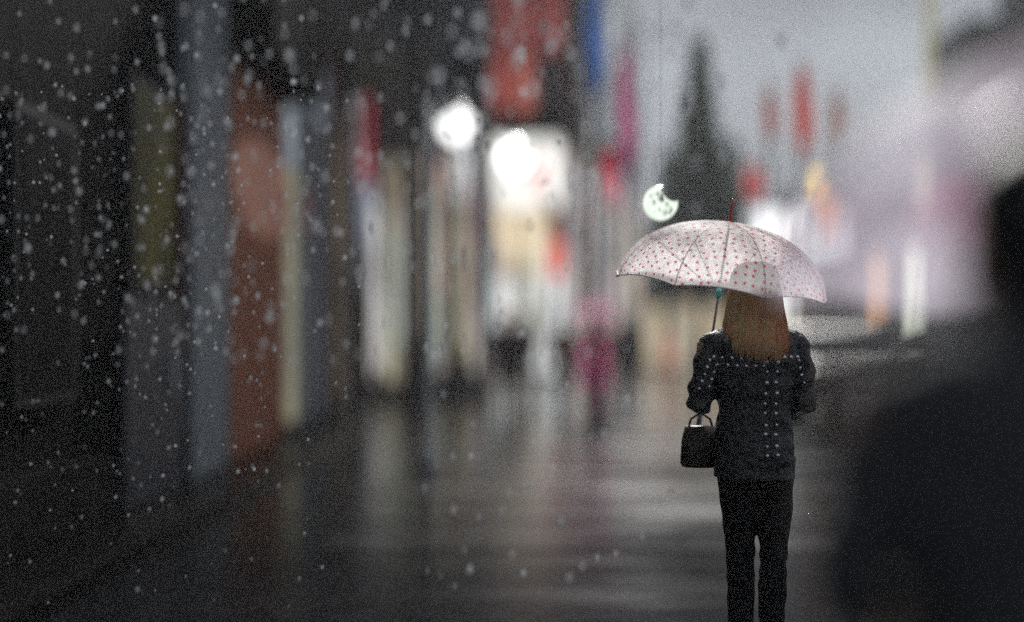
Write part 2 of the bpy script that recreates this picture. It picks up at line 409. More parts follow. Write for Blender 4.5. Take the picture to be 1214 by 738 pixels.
cam = bpy.data.cameras.new('camera'); co_ = bpy.data.objects.new('camera', cam); col.objects.link(co_)
co_.location = (0, 0, CAMZ); co_.rotation_euler = (PI/2, 0, 0)
cam.sensor_width = 36; cam.lens = 36*F/1214; cam.shift_y = (V0-369)/1214
cam.clip_start = .05; cam.clip_end = 900
cam.dof.use_dof = True; cam.dof.focus_distance = 4.05; cam.dof.aperture_fstop = .2; cam.dof.aperture_blades = 0
cam.dof.aperture_ratio = 1.35
sc.camera = co_
sc.view_settings.view_transform = 'Standard'; sc.view_settings.look = 'None'; sc.view_settings.gamma = 1
sc.view_settings.use_curve_mapping = False; sc.view_settings.exposure = 2.0
sc.render.engine = 'CYCLES'
sc.cycles.use_denoising = False
sc.cycles.max_bounces = 8; sc.cycles.transparent_max_bounces = 24; sc.cycles.sample_clamp_indirect = 1.2; sc.cycles.caustics_reflective = False; sc.cycles.caustics_refractive = False

# ------------------------------------------------------------------ ground
def ground_mat(name, base, base2, wet_lo, wet_hi, dry=.75, spec=.5, wetr=.1, scale=.8, bump=.25, stretch=(1,1,1)):
    m, nt, out = newmat(name)
    p = N(nt, 'ShaderNodeBsdfPrincipled'); p.inputs['Specular IOR Level'].default_value = spec
    geo = N(nt, 'ShaderNodeNewGeometry'); mp = N(nt, 'ShaderNodeMapping'); mp.inputs['Scale'].default_value = stretch
    nt.links.new(geo.outputs['Position'], mp.inputs[0])
    n1 = N(nt, 'ShaderNodeTexNoise'); n1.inputs['Scale'].default_value = scale; n1.inputs['Detail'].default_value = 5
    n2 = N(nt, 'ShaderNodeTexNoise'); n2.inputs['Scale'].default_value = 90; n2.inputs['Detail'].default_value = 3
    n3 = N(nt, 'ShaderNodeTexNoise'); n3.inputs['Scale'].default_value = 6; n3.inputs['Detail'].default_value = 3
    nt.links.new(mp.outputs[0], n1.inputs['Vector']); nt.links.new(geo.outputs['Position'], n2.inputs['Vector']); nt.links.new(geo.outputs['Position'], n3.inputs['Vector'])
    cr = N(nt, 'ShaderNodeValToRGB'); cr.color_ramp.elements[0].position = .4; cr.color_ramp.elements[1].position = .62
    cr.color_ramp.elements[0].color = c4(base); cr.color_ramp.elements[1].color = c4(base2)
    nt.links.new(n3.outputs['Fac'], cr.inputs[0]); nt.links.new(cr.outputs[0], p.inputs['Base Color'])
    mr = N(nt, 'ShaderNodeMapRange'); mr.inputs[1].default_value = wet_lo; mr.inputs[2].default_value = wet_hi; mr.inputs[3].default_value = wetr; mr.inputs[4].default_value = dry
    nt.links.new(n1.outputs['Fac'], mr.inputs[0]); nt.links.new(mr.outputs[0], p.inputs['Roughness'])
    bp = N(nt, 'ShaderNodeBump'); bp.inputs['Strength'].default_value = bump; bp.inputs['Distance'].default_value = .004
    nt.links.new(n2.outputs['Fac'], bp.inputs['Height']); nt.links.new(bp.outputs[0], p.inputs['Normal'])
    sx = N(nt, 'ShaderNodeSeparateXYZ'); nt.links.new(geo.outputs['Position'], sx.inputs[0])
    gy = N(nt, 'ShaderNodeMapRange', interpolation_type='SMOOTHSTEP'); gy.inputs[1].default_value = 6.5; gy.inputs[2].default_value = 15; gy.inputs[3].default_value = spec*.06; gy.inputs[4].default_value = spec*1.6  # vignette-like darkening put into the specular, strongest near the camera
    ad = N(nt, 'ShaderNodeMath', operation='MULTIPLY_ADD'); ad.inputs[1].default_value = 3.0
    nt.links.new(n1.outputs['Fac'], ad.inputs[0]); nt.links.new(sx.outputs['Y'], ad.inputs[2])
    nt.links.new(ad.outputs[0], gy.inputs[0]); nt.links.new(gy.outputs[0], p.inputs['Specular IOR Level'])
    nt.links.new(p.outputs[0], out.inputs[0]); return m
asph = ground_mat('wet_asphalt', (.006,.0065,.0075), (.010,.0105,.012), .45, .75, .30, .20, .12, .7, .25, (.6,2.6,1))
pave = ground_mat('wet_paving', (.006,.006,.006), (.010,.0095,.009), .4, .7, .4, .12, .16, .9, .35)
def sheet(name, x0, x1, y0, y1, z, mat):
    m = MB(); vs = [m.bm.verts.new(p) for p in ((x0,y0,z),(x1,y0,z),(x1,y1,z),(x0,y1,z))]; m.bm.faces.new(vs)
    o = m.build(name, mat); tag(o, kind='structure'); return o
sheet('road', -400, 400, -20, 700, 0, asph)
# left pavement with kerb (raised)
def slab(name, x0, x1, y0, y1, z0, z1, mat, bev=.01):
    o = MB().box(x0,x1,y0,y1,z0,z1,bev).build(name, mat); tag(o, kind='structure'); return o
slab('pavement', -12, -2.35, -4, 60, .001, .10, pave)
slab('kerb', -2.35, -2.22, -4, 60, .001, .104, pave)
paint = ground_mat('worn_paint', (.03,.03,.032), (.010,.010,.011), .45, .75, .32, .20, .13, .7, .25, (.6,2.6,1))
for i in range(7):
    y = 6.2+i*1.05
    o = sheet('crossing_stripe', -1.2, 7.5, y, y+.48, .005, paint)

# ------------------------------------------------------------------ buildings
glass_dark = surf('dark_glass', (.02,.022,.025), (.035,.035,.04), rough=.12, spec=.6, scale=.8)
def facade_block(name, label, x0, x1, y0, y1, h, wall, win=None, frame=None, cols=3, rows=3, wz0=3.4, wz1=None, face='front', ww=.55, wh=.6, cornice=True, door=None):
    """box building; window grid on its street face. face 'front' (toward -Y) or 'side+' (toward +X) or 'side-' (toward -X)"""
    root = empty(name, ((x0+x1)/2, (y0+y1)/2, 0), label, 'building')
    ox, oy = (x0+x1)/2, (y0+y1)/2
    MB().box(x0-ox, x1-ox, y0-oy, y1-oy, 0, h).build('wall', wall, root)
    if cornice:
        MB().box(x0-ox-.12, x1-ox+.12, y0-oy-.12, y1-oy+.12, h+.002, h+.3, .03).build('roof', frame or wall, root)
    if win:
        wz1 = wz1 or h-.6
        L0, L1 = (x0, x1) if face == 'front' else (y0, y1)
        cw = (L1-L0)/cols; rh = (wz1-wz0)/rows
        for r in range(rows):
            for c in range(cols):
                a = L0+cw*(c+.5-ww/2); b = a+cw*ww; z0 = wz0+rh*(r+.5-wh/2); z1 = z0+rh*wh
                fr = MB(); t = .07
                def bx(mb, a_, b_, z_a, z_b, d0, d1):
                    if face == 'front': mb.box(a_-ox, b_-ox, y0-oy-d1, y0-oy-d0, z_a, z_b)
                    elif face == 'side+': mb.box(x1-ox+d0, x1-ox+d1, a_-oy, b_-oy, z_a, z_b)
                    else: mb.box(x0-ox-d1, x0-ox-d0, a_-oy, b_-oy, z_a, z_b)
                bx(fr, a-t, a, z0-t, z1+t, .003, .08); bx(fr, b, b+t, z0-t, z1+t, .003, .08)
                bx(fr, a, b, z1, z1+t, .003, .08); bx(fr, a, b, z0-t, z0, .003, .12)
                w = fr.build('window', frame or wall, root)
                pn = MB(); bx(pn, a, b, z0, z1, .004, .03)
                pn.build('pane', win[(r*cols+c) % len(win)], w)
    return root, ox, oy

M = {}
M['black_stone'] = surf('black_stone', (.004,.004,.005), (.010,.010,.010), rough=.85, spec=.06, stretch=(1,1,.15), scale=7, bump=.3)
M['dark_grey'] = surf('dark_grey_render', (.07,.07,.072), (.12,.115,.11), rough=.8, spec=.2, stretch=(1,1,.1), scale=5)
M['mid_grey'] = surf('mid_grey_render', (.24,.235,.245), (.34,.33,.345), rough=.8, spec=.2, stretch=(1,1,.1), scale=4)
M['blue_grey'] = surf('blue_grey_cladding', (.20,.22,.24), (.30,.33,.36), rough=.5, stretch=(1,1,.08), scale=9)
M['white_clad'] = surf('white_cladding', (.5,.52,.55), (.75,.76,.8), rough=.5, stretch=(1,1,.06), scale=9)
M['russet'] = surf('russet_panel', (.42,.16,.095), (.55,.22,.13), rough=.7, spec=.2, stretch=(1,1,.3), scale=5, bump=.2)
M['beige'] = surf('beige_stone', (.32,.27,.22), (.42,.36,.3), rough=.75, stretch=(1,1,.1), scale=6)
M['brown'] = surf('brown_stone', (.09,.065,.05), (.13,.095,.075), rough=.75, stretch=(1,1,.1), scale=6)
M['metal'] = surf('dark_metal', (.04,.04,.045), (.06,.06,.065), rough=.4, metal=.6, scale=10)
M['white_metal'] = surf('white_metal', (.75,.76,.78), (.6,.61,.63), rough=.35, scale=10)
M['red_brick'] = surf('red_tile', (.5,.06,.05), (.12,.04,.04), rough=.5, stretch=(1,1,.2), scale=2.5)

# --- left row, street face at x = -2.8
XF = -2.8
def LY(u): return F*2.68/(U0-u)
# dark stone building nearest
y0, y1 = 1.2, LY(226)
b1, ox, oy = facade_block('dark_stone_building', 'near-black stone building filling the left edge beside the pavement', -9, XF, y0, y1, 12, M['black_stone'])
def side_part(root, ox, oy, nm, mat, ya, yb, za, zb, d0=.003, d1=.1, bev=0, parent=None, x=None):
    xx = XF if x is None else x
    return MB().box(xx-ox+d0, xx-ox+d1, ya-oy, yb-oy, za, zb, bev).build(nm, mat, parent or root)
side_part(b1, ox, oy, 'plinth', M['black_stone'], y0, y1, 0.12, .55, .003, .09)
for (ua, ub, za, zb, mt) in ((40, 100, 1.0, 2.6, M['black_stone']), (172, 216, 1.75, 3.2, lit('dim_olive_window', (.05,.045,.012), (.012,.012,.010), .55, (1,3,.4), 2.0))):
    w = side_part(b1, ox, oy, 'window', M['metal'], LY(ua)-.06, LY(ub)+.06, za-.06, zb+.06, .003, .05)
    side_part(b1, ox, oy, 'pane', mt, LY(ua), LY(ub), za, zb, .051, .06, parent=w)
dr = side_part(b1, ox, oy, 'door', surf('navy_door', (.02,.024,.04), (.03,.035,.05), rough=.4), LY(150), LY(215), .12, 1.62, .09, .12)
side_part(b1, ox, oy, 'handle', M['white_metal'], LY(205)-.02, LY(205), .9, 1.2, .121, .16, parent=dr)
side_part(b1, ox, oy, 'trim', surf('dull_red_trim', (.12,.015,.015), (.08,.01,.01), rough=.5), LY(219), LY(221), .9, 3.3, .003, .10)
# shop with blue-grey pier and russet panel
y0, y1 = LY(226)+.002, LY(342)
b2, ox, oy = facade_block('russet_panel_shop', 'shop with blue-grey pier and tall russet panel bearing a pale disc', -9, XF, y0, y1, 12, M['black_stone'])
side_part(b2, ox, oy, 'pier', M['blue_grey'], LY(227), LY(269), .12, 5.2, .003, .14, .01)
p = side_part(b2, ox, oy, 'panel', M['russet'], LY(275), LY(341), .12, 4.05, .003, .08)
side_part(b2, ox, oy, 'canopy_board', M['black_stone'], LY(272), LY(341), 4.06, 5.3, .003, .55)
side_part(b2, ox, oy, 'jamb', M['metal'], LY(270), LY(274), .12, 4.05, .003, .12)
# pale disc on the panel: a shallow round boss, weak glow added to lighten it
cyd = (LY(276)+LY(340))/2+.15; zc = vz(213, cyd)
d = MB(); n = 48; rr = .62
ring0 = [((.082 if k == 0 else .12), rr if k == 0 else rr*.96) for k in (0, 1)]
d.loft([((XF-ox+xx, cyd-oy, zc-.12), r_*1.95, r_*.85, (0,1,0), (0,0,1)) for xx, r_ in ((.082, rr), (.11, rr*.98), (.125, rr*.9))], n=n)
d.build('disc', lit('glowing_terracotta', (.30,.15,.11), (.24,.11,.085), .36, (1,1,1), 2), b2)
# shop with white piers
y0, y1 = LY(342)+.002, LY(421)
b3, ox, oy = facade_block('white_pier_shop', 'shopfront with pale blue-white piers between dark glass strips', -9, XF, y0, y1, 12, M['dark_grey'])
side_part(b3, ox, oy, 'pier', lit('pale_yellow_light', (.55,.52,.34), (.36,.36,.30), .32, (1,1,.3), 4), LY(343), LY(348), .3, vz(200, LY(345)), .003, .16)
side_part(b3, ox, oy, 'pier', lit('pale_blue_lightbox', (.34,.39,.45), (.16,.19,.23), .48, (1,2.2,.12), 3.2), LY(349), LY(365), .3, vz(68, LY(356)), .003, .16)
side_part(b3, ox, oy, 'pier', lit('pale_blue_lightbox_b', (.30,.34,.40), (.12,.14,.17), .45, (1,2.2,.12), 3.2), LY(367), LY(384), .3, vz(80, LY(376)), .003, .16)
side_part(b3, ox, oy, 'pier', M['brown'], LY(386), LY(392), .12, 6, .003, .2)
side_part(b3, ox, oy, 'pier', lit('tan_lit_strip', (.30,.22,.14), (.14,.10,.07), .5, (1,1,.2), 4), LY(394), LY(404), .3, vz(120, LY(399)), .003, .16)
side_part(b3, ox, oy, 'trim', surf('green_trim', (.02,.08,.05), (.02,.05,.035), rough=.4), LY(388), LY(389.5), .2, 3.2, .201, .23)
side_part(b3, ox, oy, 'trim', M['white_metal'], LY(398), LY(400), .12, 2.6, .161, .2)
side_part(b3, ox, oy, 'shutter', M['black_stone'], LY(405), LY(420), .12, 6, .003, .12)
s = MB().box(XF+.17, XF+.21, LY(355), LY(359), vz(280, LY(357)), vz(225, LY(357))).build('shop_sign', lit('pink_red_sign', (.7,.12,.12), (.5,.25,.25), .8))
tag(s, 'small upright pink-red sign on the pale pier of the left shopfront', 'sign')
s = MB().box(XF+.21, XF+.25, LY(386.5), LY(392), vz(165, LY(389)), vz(70, LY(389))).build('shop_sign', surf('dark_red_board', (.16,.03,.03), (.1,.02,.02), rough=.5))
tag(s, 'dark red upright board high on the brown pier', 'sign')

# --- buildings facing the camera at the end
def front(name, label, ua, ub, Y, h, depth, wall, **kw):
    return facade_block(name, label, ux(ua, Y), ux(ub, Y), Y, Y+depth, h, wall, **kw)
def fpart(root, ox, oy, nm, mat, ua, ub, va, vb, Y, d0=.003, d1=.12, bev=0, parent=None):
    return MB().box(ux(ua,Y)-ox, ux(ub,Y)-ox, Y-oy-d1, Y-oy-d0, max(0.0, vz(vb,Y)), vz(va,Y), bev).build(nm, mat, parent or root)
Y = 21
c1, ox, oy = front('brown_building', 'brown-grey building with lit beige strip behind the left shopfronts', 405, 482, Y, 16, 8, M['dark_grey'], win=[glass_dark], frame=M['metal'], cols=3, rows=3, wz0=8)
fpart(c1, ox, oy, 'display_case', lit('blue_white_case', (.42,.46,.55), (.22,.24,.30), .5, (3,1,.2), 2), 422, 446, 205, 350, Y)
fpart(c1, ox, oy, 'gap', M['black_stone'], 446.5, 453, 190, 440, Y, .003, .2)
fpart(c1, ox, oy, 'lit_strip', lit('beige_lit_strip', (.40,.33,.24), (.18,.15,.12), .5, (3,1,.15), 2), 454, 477, 190, 452, Y)
fpart(c1, ox, oy, 'fascia', surf('olive_fascia', (.17,.17,.10), (.11,.11,.07), rough=.7), 422, 472, 60, 118, Y)
fpart(c1, ox, oy, 'lower_wall', M['brown'], 422, 446, 352, 455, Y, .003, .16)
s = MB().box(ux(431,Y), ux(445,Y), Y-.5, Y-.25, vz(222,Y), vz(122,Y), .03).build('hanging_sign', lit('crimson_sign', (.40,.03,.05), (.3,.05,.06), .5, (1,1,.3), 2))
tag(s, 'crimson upright sign on the brown building', 'sign')
s = MB().box(ux(422,Y), ux(430,Y), Y-.5, Y-.25, vz(205,Y), vz(125,Y), .03).build('hanging_sign', lit('pale_sign', (.6,.6,.62), (.4,.35,.38), .6))
tag(s, 'narrow pale sign left of the crimson upright sign', 'sign')
Y = 24
c2, ox, oy = front('grey_building', 'mid-grey building behind the tall white street lamp', 480, 577, Y, 17, 8, M['mid_grey'], win=[glass_dark], frame=M['mid_grey'], cols=4, rows=3, wz0=8.4)
fpart(c2, ox, oy, 'pilaster', surf('plum_pier', (.10,.09,.10), (.14,.12,.14), rough=.7), 480, 500, 10, 450, Y, .003, .3)
fpart(c2, ox, oy, 'pilaster', M['black_stone'], 541, 560, 70, 130, Y, .003, .3)
fpart(c2, ox, oy, 'wall_panel', surf('pinkish_stone', (.30,.25,.26), (.22,.18,.19), rough=.7, stretch=(1,1,.1)), 515, 538, 250, 450, Y)
fpart(c2, ox, oy, 'lit_window', lit('yellow_green_window', (.42,.42,.20), (.20,.22,.12), .55, (4,1,.3), 1.5), 542, 572, 285, 420, Y)
fpart(c2, ox, oy, 'lit_window', lit('cool_white_window', (.8,.82,.85), (.35,.36,.38), 1.2, (4,1,.2), 1.5), 538, 556, 150, 240, Y)
Y = 30
c3, ox, oy = front('red_fronted_building', 'tall red-fronted shop building above the bright white lit sign', 578, 668, Y, 20, 10, M['red_brick'], win=[lit('red_window', (.42,.07,.05), (.12,.03,.03), .55), lit('ember_window', (.5,.13,.09), (.2,.05,.04), .6), glass_dark, lit('red_window', 0, 0), lit('red_window', 0, 0)], frame=M['red_brick'], cols=3, rows=3, wz0=7.9, wz1=13.5, ww=.86, wh=.9)
fpart(c3, ox, oy, 'band', M['black_stone'], 578, 668, 135, 168, Y, .003, .4)
fpart(c3, ox, oy, 'shop_window', lit('warm_shop_window', (.95,.8,.5), (.38,.30,.22), .9, (2.5,1,.5), 1.2), 588, 650, 250, 325, Y)
fpart(c3, ox, oy, 'shop_window', lit('white_shop_window', (.75,.8,.82), (.28,.26,.24), 1.3, (2.5,1,.2), 1.5), 584, 664, 330, 440, Y)
s = MB().box(ux(578,Y), ux(665,Y), Y-1.0, Y-.45, vz(250,Y), vz(172,Y), .05).build('lit_sign', lit('white_sign', (1,1,.95), (.30,.26,.24), .85, (1.2,1,2.2), 1.3, .5, .66))
tag(s, 'large bright white lit sign across the red-fronted building', 'sign')
for ua, ub, va, vb, cc in ((617,645,196,226,(.9,.35,.33)),):
    MB().box(ux(ua,Y), ux(ub,Y), Y-1.06, Y-1.003, vz(vb,Y), vz(va,Y)).build('emblem', lit('pink_emblem', cc, (1,.6,.55), 1.0, (3,1,3), 1.2), s)
s = MB().box(ux(649,Y), ux(668,Y), Y-.9, Y-.42, vz(328,Y), vz(288,Y), .05).build('lit_sign', lit('red_sign', (.8,.12,.08), (.6,.08,.05), .8))
tag(s, 'small red lit sign at the right of the warm shop window', 'sign')
Y = 33
c4_, ox, oy = front('slim_tower', 'slim pale grey tower beside the red-fronted building', 667, 700, Y, 22, 8, M['mid_grey'], win=[glass_dark, M['blue_grey']], frame=M['mid_grey'], cols=2, rows=6, wz0=5)
fpart(c4_, ox, oy, 'pilaster', M['beige'], 667, 673, 0, 440, Y, .003, .3)
fpart(c4_, ox, oy, 'shop_window', lit('mixed_shop_window', (.8,.72,.7), (.28,.32,.26), 1.2, (3,1,.3), 1.4), 675, 699, 320, 430, Y)
fpart(c4_, ox, oy, 'shop_window', lit('lilac_window', (.7,.62,.72), (.35,.3,.36), 1.1, (3,1,.3), 1.4), 676, 699, 200, 310, Y)
Y = 36
c5, ox, oy = front('lavender_building', 'lavender-grey block between the slim tower and the conifer', 700, 760, Y, 7.9, 8, surf('lavender_render', (.42,.38,.44), (.3,.28,.33), rough=.7, stretch=(1,1,.1)), win=[lit('lilac_window', (0,0,0),(0,0,0)), glass_dark], frame=M['mid_grey'], cols=4, rows=2, wz0=4)
fpart(c5, ox, oy, 'shop_window', lit('mauve_lit_window', (.75,.62,.68), (.3,.26,.28), .8, (3,1,.3), 1.4), 702, 735, 330, 425, Y)
Y = 40
c6, ox, oy = front('low_shop_row', 'low shop row with an orange-lit band behind the polka-dot umbrella', 760, 880, Y, 5.0, 8, M['beige'])
fpart(c6, ox, oy, 'shop_window', lit('amber_window', (.62,.5,.32), (.25,.22,.17), .85, (1.5,1,.4), 1), 764, 876, 362, 430, Y)
fpart(c6, ox, oy, 'awning', lit('orange_band', (.7,.34,.10), (.35,.2,.1), .7, (.7,1,1), 1), 762, 876, 338, 352, Y, .003, .6)
fpart(c6, ox, oy, 'backlight_window', lit('milk_backlight', (.9,.92,1), (.6,.62,.7), .8, (1,1,.5), 1), 764, 876, 300, 330, Y)  # glow added here to brighten the umbrella in front
Y = 36
c7, ox, oy = front('bright_arcade', 'low white arcade glowing bright to the right of the umbrella', 882, 1004, Y, 6.0, 9, M['white_clad'])
fpart(c7, ox, oy, 'lit_front', lit('bright_white_front', (1,1,1), (.8,.82,.9), 1.35, (.6,1,.6), 1), 886, 1000, 252, 366, Y)
fpart(c7, ox, oy, 'shop_window', lit('pale_green_window', (.75,.75,.6), (.45,.44,.36), 1.3, (1,1,.5), 1), 890, 998, 368, 436, Y)
s = MB().box(ux(956,Y), ux(1012,Y), Y-.9, Y-.3, vz(364,Y), vz(328,Y), .04).build('lit_sign', lit('sky_blue_sign', (.05,.42,.95), (.15,.55,1), 1.4, (1,1,1), .5))
tag(s, 'sky-blue lit sign on the white arcade at the umbrella edge', 'sign')
# far right blocks
Y = 30
c8, ox, oy = front('brown_low_block', 'low dark brown block right of the white arcade', 1004, 1120, Y, 3.6, 8, M['brown'], win=[glass_dark], frame=M['metal'], cols=3, rows=1, wz0=.6, wz1=3.2, wh=.8)
b9, ox, oy = facade_block('dark_tower', 'tall dark tower at the right behind the large pink umbrella', 12.2, 19, 19, 25.0, 22, M['mid_grey'], win=[glass_dark, M['blue_grey'], glass_dark], frame=M['metal'], cols=4, rows=5, wz0=4, face='side-')
Y = 19
for (ua, ub, mt) in ((1222, 1236, M['beige']), (1252, 1270, M['blue_grey'])):
    fpart(b9, ox, oy, 'pilaster', mt, ua, ub, -400, 380, Y, .003, .3)
b10, ox, oy = facade_block('grey_stepped_block', 'grey-blue block left of the dark tower at the right', 11.5, 18, 25.01, 27, 9, M['blue_grey'], win=[glass_dark], frame=M['metal'], cols=2, rows=4, wz0=4, face='side-')
# distant haze-grey backdrop blocks
for i, (ua, ub, v, Y) in enumerate(((1000,1060,255,60),(1060,1130,225,64),(860,930,285,62),(735,790,262,66))):
    front('distant_block', ['pale distant block above the brown low block','taller pale distant block furthest right','pale distant block behind the arcade','pale distant block left of the conifer'][i], ua, ub, Y, vz(v, Y), 12, M['mid_grey'], win=[glass_dark], frame=M['mid_grey'], cols=4, rows=3, wz0=3)

# ------------------------------------------------------------------ banners on poles
def banner(label, u, va, vb, w_px, Y, matl, plain=False):
    root = empty('banner_pole', (ux(u,Y), Y, 0), label, 'banner')
    zt, zb = vz(va,Y), vz(vb,Y); w = w_px/F*Y
    m = MB(); m.tube([(0,0,0),(0,0,zt+.25)], .035, 10); m.build('pole', M['metal'], root, True)
    m = MB(); m.lathe([(.10,0),(.10,.05),(.05,.12)], n=12); m.build('base', M['metal'], root)
    # cloth: slightly waved thick sheet with tapered ends
    bm = MB(); rows = 14; k = 8
    g = [[None]*(k+1) for _ in range(rows+1)]
    rings = []
    for i in range(rows+1):
        t = i/rows; z = zb+(zt-zb)*t; ww = w*(math.sin(PI*(.12+.76*t))**.6)
        rings.append(((.0+.02*math.sin(t*7), -.05+.03*math.sin(t*9), z), ww/2, .02, (1,0,0), (0,1,0)))
    bm.loft(rings, n=14); bm.build('flag', matl, root, True)
    m = MB(); m.tube([(-w*.35,-.05,zt),(w*.35,-.05,zt)], .015, 6); m.build('bracket', M['metal'], root)
    return root
def cloth(n, a): return film(n, a, .05)
banner('tall magenta banner on a pole beside the lavender block', 742, 60, 205, 17, 18, cloth('magenta_cloth', (.42,.10,.26)))
banner('crimson banner on a pole just left of the magenta one', 723, 175, 245, 16, 16, cloth('crimson_cloth', (.7,.03,.12)))
banner('blue banner on a pole at the top beside the slim tower', 705, -20, 112, 22, 16, cloth('blue_cloth', (.12,.22,.42)))
banner('tallest red banner among the three in front of the grey sky', 951, 85, 185, 22, 18, cloth('brick_cloth', (.40,.11,.09)))
banner('brown-red banner left of the tallest red banner', 912, 110, 165, 17, 20, cloth('brown_red_cloth', (.32,.11,.09)))
banner('faded brown banner right of the tallest red banner', 992, 115, 172, 17, 20, cloth('faded_brown_cloth', (.32,.2,.18)))
banner('short bright red banner between conifer and tallest banner', 893, 198, 238, 24, 20, cloth('short_red_cloth', (.42,.12,.12)))
banner('black narrow banner under the tallest red banner', 932, 226, 268, 12, 17, cloth('black_cloth', (.02,.02,.03)))

# lit upright lanterns (yellow / orange) near the arcade
def lit_board(label, u, va, vb, wpx, Y, mt, nm='light_column'):
    root = empty(nm, (ux(u,Y), Y, 0), label, 'lit column')
    w = wpx/F*Y/2; zt, zb = vz(va,Y), vz(vb,Y)
    MB().box(-w, w, -.06, .06, zb, zt, .02).build('light_panel', mt, root)
    MB().box(-w-.03, w+.03, -.08, .08, zt+.003, zt+.06, .01).build('cap', M['metal'], root)
    m = MB(); m.tube([(0,0,0),(0,0,zb-.003)], .04, 10); m.build('post', M['metal'], root)
    return root
lit_board('yellow lit column in front of the arcade', 969, 205, 240, 9, 22, lit('yellow_glow', (1,.75,.25), (.9,.6,.2), 1.4))
lit_board('orange lit column beside the yellow one', 982, 232, 275, 16, 22.5, lit('orange_glow', (1,.42,.22), (.9,.3,.15), 1.3))
lit_board('pale yellow lit column above the white tube post', 1095, 180, 245, 10, 22, lit('pale_yellow_glow', (.8,.75,.5), (.6,.55,.4), .9))
lit_board('tall olive lit column rising beside the dark tower', 1103, -30, 120, 10, 22, lit('olive_glow', (.25,.23,.13), (.18,.17,.1), .9))
lit_board('bright white tube post right of the parked car', 1084, 292, 402, 8, 16, lit('tube_white', (.9,.95,.8), (.75,.8,.7), 1.2))
lit_board('amber tube post left of the white tube post', 1040, 300, 385, 8, 18, lit('tube_amber', (.8,.42,.2), (.6,.3,.15), 1.0))
lit_board('dull red post right of the parked car', 1068, 425, 520, 7, 12, surf('dull_red_post', (.22,.06,.045), (.15,.04,.03), rough=.5))
lit_board('thin red post among the distant walkers', 793, 398, 438, 6, 30, lit('thin_red', (.5,.08,.05), (.4,.06,.04), .8))

# ------------------------------------------------------------------ street lamp and hung bokeh discs
def perforated_globe(r, holes, name, mat, parent, loc=(0,0,0)):  # holes imitate lens droplets biting into the bokeh discs
    bm = bmesh.new(); bmesh.ops.create_icosphere(bm, subdivisions=6, radius=r)
    dl = [f for f in bm.faces if any((f.calc_center_median().x/r-hx)**2+(f.calc_center_median().z/r-hz)**2 < hr*hr for hx, hz, hr in holes)]
    bmesh.ops.delete(bm, geom=dl, context='FACES')
    for v in bm.verts: v.co += Vector(loc)
    me = bpy.data.meshes.new(name); bm.to_mesh(me); bm.free(); me.materials.append(mat)
    for p in me.polygons: p.use_smooth = True
    o = bpy.data.objects.new(name, me); col.objects.link(o); o.parent = parent; return o
lamp_white = lit('lamp_white', (1,1,1), (.92,.94,.9), 1.2, (1,1,1), 3)
Y = 10
lp = empty('street_lamp', (ux(508,Y), Y, .0), 'slim white street lamp with a round white globe on a short arm', 'street lamp')
m = MB(); m.lathe([(.09,0),(.09,.12),(.05,.2),(.033,.3),(.03,3.55),(.012,3.62)], n=14); m.build('pole', M['white_metal'], lp, True)
zg = vz(148, Y); xg = ux(541, Y)-ux(508, Y)
m = MB(); m.tube([(0,0,3.3),(.08,0,3.6),(xg*.6,0,zg+.30),(xg,0,zg+.26),(xg,0,zg+.2)], .016, 8); m.build('arm', M['white_metal'], lp, True)
perforated_globe(.2, [(-.2,.75,.3),(.75,.6,.2),(-.75,.55,.4),(.1,1.0,.22),(-1.0,-.1,.14)], 'globe', lamp_white, lp, (xg,0,zg))
m = MB(); m.lathe([(.05,.19),(.07,.2),(.03,.24)], (xg,0,zg), 12); m.build('cap', M['metal'], lp)
# bokeh discs of far lamps, modelled as glowing globes on an added cable
cb = MB(); cb.tube([(-2.78,6.6,4.35),(.015,6.0,4.15),(.686,4.6,4.15),(12.2,19.5,6.5)], .006, 6)
tag(cb.build('overhead_cable', M['metal'], None), 'thin dark cable added across the street to carry the bokeh discs', 'cable')
def bokeh_disc(label, u, v, Y, r, holes, mt):
    x, z = ux(u,Y), vz(v,Y)
    root = empty('bokeh_highlight', (x, Y, z), label, 'bokeh_disc')
    perforated_globe(r, holes, 'globe', mt, root)
    m = MB(); m.tube([(0,0,r*.9),(0,0,4.15-z)], .0010, 5); m.build('cord', M['metal'], root)
    return root
hl = [(.62,.62,.62),(-.35,.45,.13),(.02,.62,.10),(-.55,-.05,.12),(-.12,.08,.14),(.22,-.28,.13),(-.28,-.5,.13),(.12,-.68,.12),(-.05,.35,.07),(-.7,.35,.09),(.6,-.35,.15),(.42,-.62,.07),(-.62,-.42,.07)]
bokeh_disc('greenish-white pierced crescent modelled on a wet-lens bokeh highlight, above the polka-dot umbrella', 783, 241, 4.6, .080, [(a_,b_,c_*(1.35 if c_<.5 else 1)) for a_,b_,c_ in hl], lit('bokeh_greenish', (.8,.9,.78), (.62,.72,.62), .9, (1,1,1), 12))
bokeh_disc('glowing white globe modelled on a round bokeh highlight, overlapping the large white sign', 610, 186, 6.0, .14, [(-.35,.0,.09),(.25,.2,.12),(.9,.5,.45),(.1,-.4,.07)], lamp_white)

